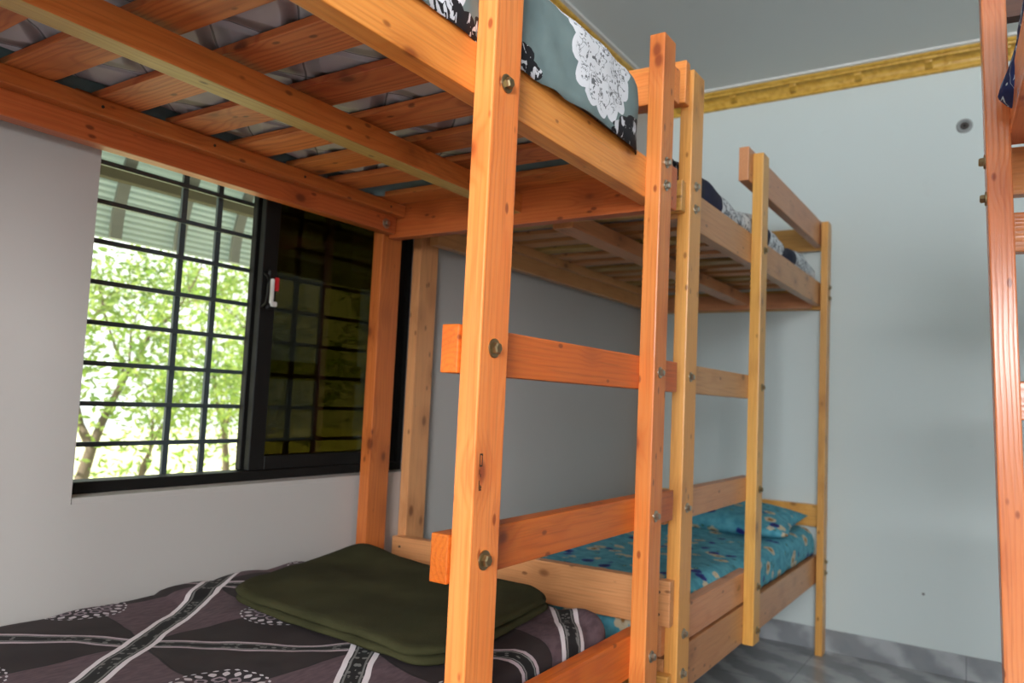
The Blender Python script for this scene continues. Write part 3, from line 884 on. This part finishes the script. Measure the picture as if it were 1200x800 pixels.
# ------------------------------------------------------------------ wall fittings
wb = empty('ceiling_hook_box', (1.49, D, 2.425), 'small round grey fitting with dark hole, high on the back wall', 'wall fitting')
wb.name = 'wall_fitting'; wb.scale = (.82, 1, .82)
bm = bmesh.new()
segs = 32
prof = [(.040, 0), (.040, -.006), (.037, -.010), (.026, -.011), (.024, -.004), (.020, -.004)]
rows = [[bm.verts.new((r_*math.cos(2*PI*i/segs), y_, r_*math.sin(2*PI*i/segs))) for i in range(segs)] for r_, y_ in prof]
for a, b in zip(rows, rows[1:]):
    for i in range(segs): bm.faces.new((a[i], a[(i+1) % segs], b[(i+1) % segs], b[i]))
bm_obj('ring', bm, plain('grey_plastic', srgb(150,154,154), .5), wb, smooth=True)
bm = bmesh.new()
bmesh.ops.create_cone(bm, cap_ends=True, segments=24, radius1=.023, radius2=.019, depth=.008, matrix=Matrix.Translation((0, -.005, 0)) @ Matrix.Rotation(PI/2, 4, 'X'))
bm_obj('socket', bm, plain('dark_socket', srgb(70,62,58), .5), wb)
bm = bmesh.new()
bmesh.ops.create_uvsphere(bm, u_segments=12, v_segments=8, radius=.009, matrix=Matrix.Translation((0, -.010, 0)))
bm_obj('screw_head', bm, M['dark'], wb, smooth=True)
bm = bmesh.new()
bmesh.ops.create_cone(bm, cap_ends=True, segments=12, radius1=.004, radius2=.006, depth=.012, matrix=Matrix.Translation((0, -.006, 0)) @ Matrix.Rotation(PI/2, 4, 'X'))
tag(bm_obj('nail', bm, plain('grey_nail', srgb(120,124,124), .5), None, (1.337, D, .33)), 'small grey nail low on the back wall above the skirting', 'nail')

# ------------------------------------------------------------------ outside the window
def leafmat(name, a, b):
    g = G(name)
    c = g.mix(g.step(g.noise(g.obj(), 3.0, 2), .35, .65), a, b)
    d = g.n('ShaderNodeBsdfDiffuse'); g.set(d.inputs[0], c)
    t = g.n('ShaderNodeBsdfTranslucent'); g.set(t.inputs[0], g.mix(.5, c, srgb(226,232,150)))
    m = g.n('ShaderNodeMixShader'); m.inputs[0].default_value = .5
    g.t.links.new(d.outputs[0], m.inputs[1]); g.t.links.new(t.outputs[0], m.inputs[2]); g.t.links.new(m.outputs[0], g.out.inputs[0])
    return g.m
M['leaf'] = leafmat('leaf_green', srgb(112,146,62), srgb(50,98,60))
M['leaf_y'] = leafmat('leaf_yellow_green', srgb(150,172,76), srgb(92,132,62))
M['bark'] = plain('bark', srgb(96,84,70), .9, 0, 20, .5)
def tree(base, height, crown_c, crown_r, nleaf, mat, label, seed, lsize=.10, trk=.018):
    rnd = random.Random(seed)
    t = empty('tree', base, label, 'tree', group='trees outside the window')
    bm = bmesh.new()
    tips = []
    def branch(p, d, ln, r, depth):
        pts = [p]; q = p.copy(); dd = d.copy()
        for i in range(5):
            dd = (dd + Vector((rnd.uniform(-.2, .2), rnd.uniform(-.2, .2), rnd.uniform(-.05, .15)))).normalized()
            q = q + dd*ln/5; pts.append(q.copy())
        rows = []
        for i, w in enumerate(pts):
            tt = (pts[min(i+1, 5)]-pts[max(i-1, 0)]).normalized(); a = tt.orthogonal().normalized(); b_ = tt.cross(a)
            rr = r*(1-.12*i)
            rows.append([bm.verts.new(w+(a*math.cos(k*PI/3)+b_*math.sin(k*PI/3))*rr) for k in range(6)])
        for a, b_ in zip(rows, rows[1:]):
            for k in range(6): bm.faces.new((a[k], a[(k+1) % 6], b_[(k+1) % 6], b_[k]))
        if depth == 0: tips.extend(pts[2:]); return
        for k in range(4 if depth > 1 else 3):
            s = pts[rnd.choice((2, 3, 4, 5))]
            branch(s, (dd + Vector((rnd.uniform(-1, 1), rnd.uniform(-1, 1), rnd.uniform(-.5, .6)))).normalized(), ln*.72, r*.38, depth-1)
    branch(Vector((0, 0, 0)), Vector((0, 0, 1)), height*.5, height*trk, 3)
    bm_obj('trunk', bm, M['bark'], t, smooth=True)
    bm = bmesh.new()
    for i in range(nleaf):
        if i % 3 and tips:
            c = rnd.choice(tips) + Vector((rnd.gauss(0, .11), rnd.gauss(0, .11), rnd.gauss(0, .09)))
        else:
            c = Vector((crown_c[0]+rnd.gauss(0, crown_r*.55), crown_c[1]+rnd.gauss(0, crown_r*.75), crown_c[2]+rnd.gauss(0, crown_r*.6)))
        u = Vector((rnd.gauss(0, 1), rnd.gauss(0, 1), rnd.gauss(0, .6))).normalized(); w = u.orthogonal().normalized()
        w = (Matrix.Rotation(rnd.uniform(0, 6.28), 3, u) @ w)
        s = lsize*rnd.uniform(.5, 1.1)
        n_ = u.cross(w)*.12*s
        vs = [bm.verts.new(c+q) for q in (-u*s*.5, w*s*.2-u*s*.1+n_, w*s*.15+u*s*.2+n_, u*s*.6, -w*s*.15+u*s*.2+n_, -w*s*.2-u*s*.1+n_)]
        bm.faces.new((vs[0], vs[1], vs[2], vs[3])); bm.faces.new((vs[0], vs[3], vs[4], vs[5]))
    me = bpy.data.meshes.new('foliage'); bm.to_mesh(me); bm.free()
    link('foliage', me, mat, t)
    return t
tree((-4.0, 3.02, -.95), 3.2, (.3, .75, 2.1), .75, 6000, M['leaf'], 'nearest leafy green tree outside the open window, its trunk at lower left', 3, .085, .032)
tree((-6.2, 6.0, -.95), 3.8, (0, 0, 2.4), .8, 3200, M['leaf_y'], 'yellow-green sunlit tree behind the nearest tree outside the window', 11, .11)
tree((-5.4, 8.6, -.95), 3.8, (0, 0, 2.3), .9, 3600, M['leaf'], 'tree outside seen darkly through the tinted right-hand window pane', 23, .12)
g = G('dry_ground'); g.bsdf(g.mix(g.step(g.noise(g.obj(), 3, 4), .35, .65), srgb(214,208,180), srgb(170,180,120)), .9)
bm = bmesh.new(); box_bm(bm, (-30, -12, -.1), (0, 30, 0))
tag(bm_obj('ground', bm, g.m, None, (-.2, 0, -.96)), kind='structure')

# corrugated awning over the window, on bent ribs
aw = empty('awning', (-.2, 1.8, 2.41), 'pale curved corrugated awning outside above the window', 'awning')
def awp(t, off=0):      # arc from the wall down and outward
    a = t*PI*.5
    return Vector((-(.95+off)*math.sin(a), 0, -.78+(.78+off)*math.cos(a)))
bm = bmesh.new(); rows = []
NT = 220
for i in range(NT+1):
    t = i/NT
    p = awp(t, .0035*math.sin(i*2*PI/4))
    rows.append([bm.verts.new(p + Vector((0, yy, 0))) for yy in (-1.9, -.6, .7, 1.9)])
for a, b in zip(rows, rows[1:]):
    for k in range(3): bm.faces.new((a[k], a[k+1], b[k+1], b[k]))
g = G('translucent_sheet')
d = g.n('ShaderNodeBsdfDiffuse'); d.inputs[0].default_value = (*srgb(200,208,206), 1)
tr = g.n('ShaderNodeBsdfTranslucent'); tr.inputs[0].default_value = (*srgb(190,204,200), 1)
mx = g.n('ShaderNodeMixShader'); mx.inputs[0].default_value = .4
g.t.links.new(d.outputs[0], mx.inputs[1]); g.t.links.new(tr.outputs[0], mx.inputs[2]); g.t.links.new(mx.outputs[0], g.out.inputs[0])
s = bm_obj('corrugated_sheet', bm, g.m, aw, smooth=True)
md = s.modifiers.new('thickness', 'SOLIDIFY'); md.thickness = .003
awm = plain('awning_steel', srgb(128,130,128), .5)
for yy in (-1.45, -.93, -.67, -.41, -.15, .11, .37, .63, .89, 1.41):
    bm = bmesh.new(); rr = []
    for i in range(25):
        p = awp(i/24, -.02)
        q = awp(i/24, -.034)
        rr.append([bm.verts.new(v) for v in (p+Vector((0, yy-.022, 0)), p+Vector((0, yy+.022, 0)), q+Vector((0, yy+.022, 0)), q+Vector((0, yy-.022, 0)))])
    for a, b in zip(rr, rr[1:]):
        for k in range(4): bm.faces.new((a[k], a[(k+1) % 4], b[(k+1) % 4], b[k]))
    bm.faces.new(rr[0]); bm.faces.new(rr[-1])
    bm_obj('rib', bm, awm, aw)
bm = bmesh.new(); p = awp(.8, -.06); box_bm(bm, p+Vector((-.02, -1.9, -.025)), p+Vector((.02, 1.9, .025)))
bm_obj('purlin', bm, plain('rusty_steel', srgb(84,78,60), .6), aw)

# ------------------------------------------------------------------ light
w = bpy.data.worlds.new('sky'); SC.world = w; w.use_nodes = True
nt = w.node_tree; bg = nt.nodes['Background']; bg.inputs[0].default_value = (.93, 1.0, .97, 1); bg.inputs[1].default_value = 2.0
sun_d = bpy.data.lights.new('sun', 'SUN'); sun_d.energy = 12; sun_d.angle = .01; sun_d.color = (1, .95, .82)
sun = bpy.data.objects.new('sun', sun_d); COL.objects.link(sun)
sun.rotation_euler = Vector((.35, .75, -1)).to_track_quat('-Z', 'Y').to_euler()
def area(name, loc, target, sx, sy, e, col):
    d = bpy.data.lights.new(name, 'AREA'); d.shape = 'RECTANGLE'; d.size = sx; d.size_y = sy; d.energy = e; d.color = col
    o = bpy.data.objects.new(name, d); COL.objects.link(o); o.location = loc
    o.rotation_euler = (Vector(target)-Vector(loc)).to_track_quat('-Z', 'Y').to_euler()
    return o
area('window_daylight', (2.5, YB-.02, 1.85), (1.2, 3.5, 1.7), 1.2, 1.15, 195, (.95, .98, 1))

vs = SC.view_settings
vs.view_transform = 'Standard'; vs.look = 'None'; vs.gamma = 1; vs.exposure = 0; vs.use_curve_mapping = False
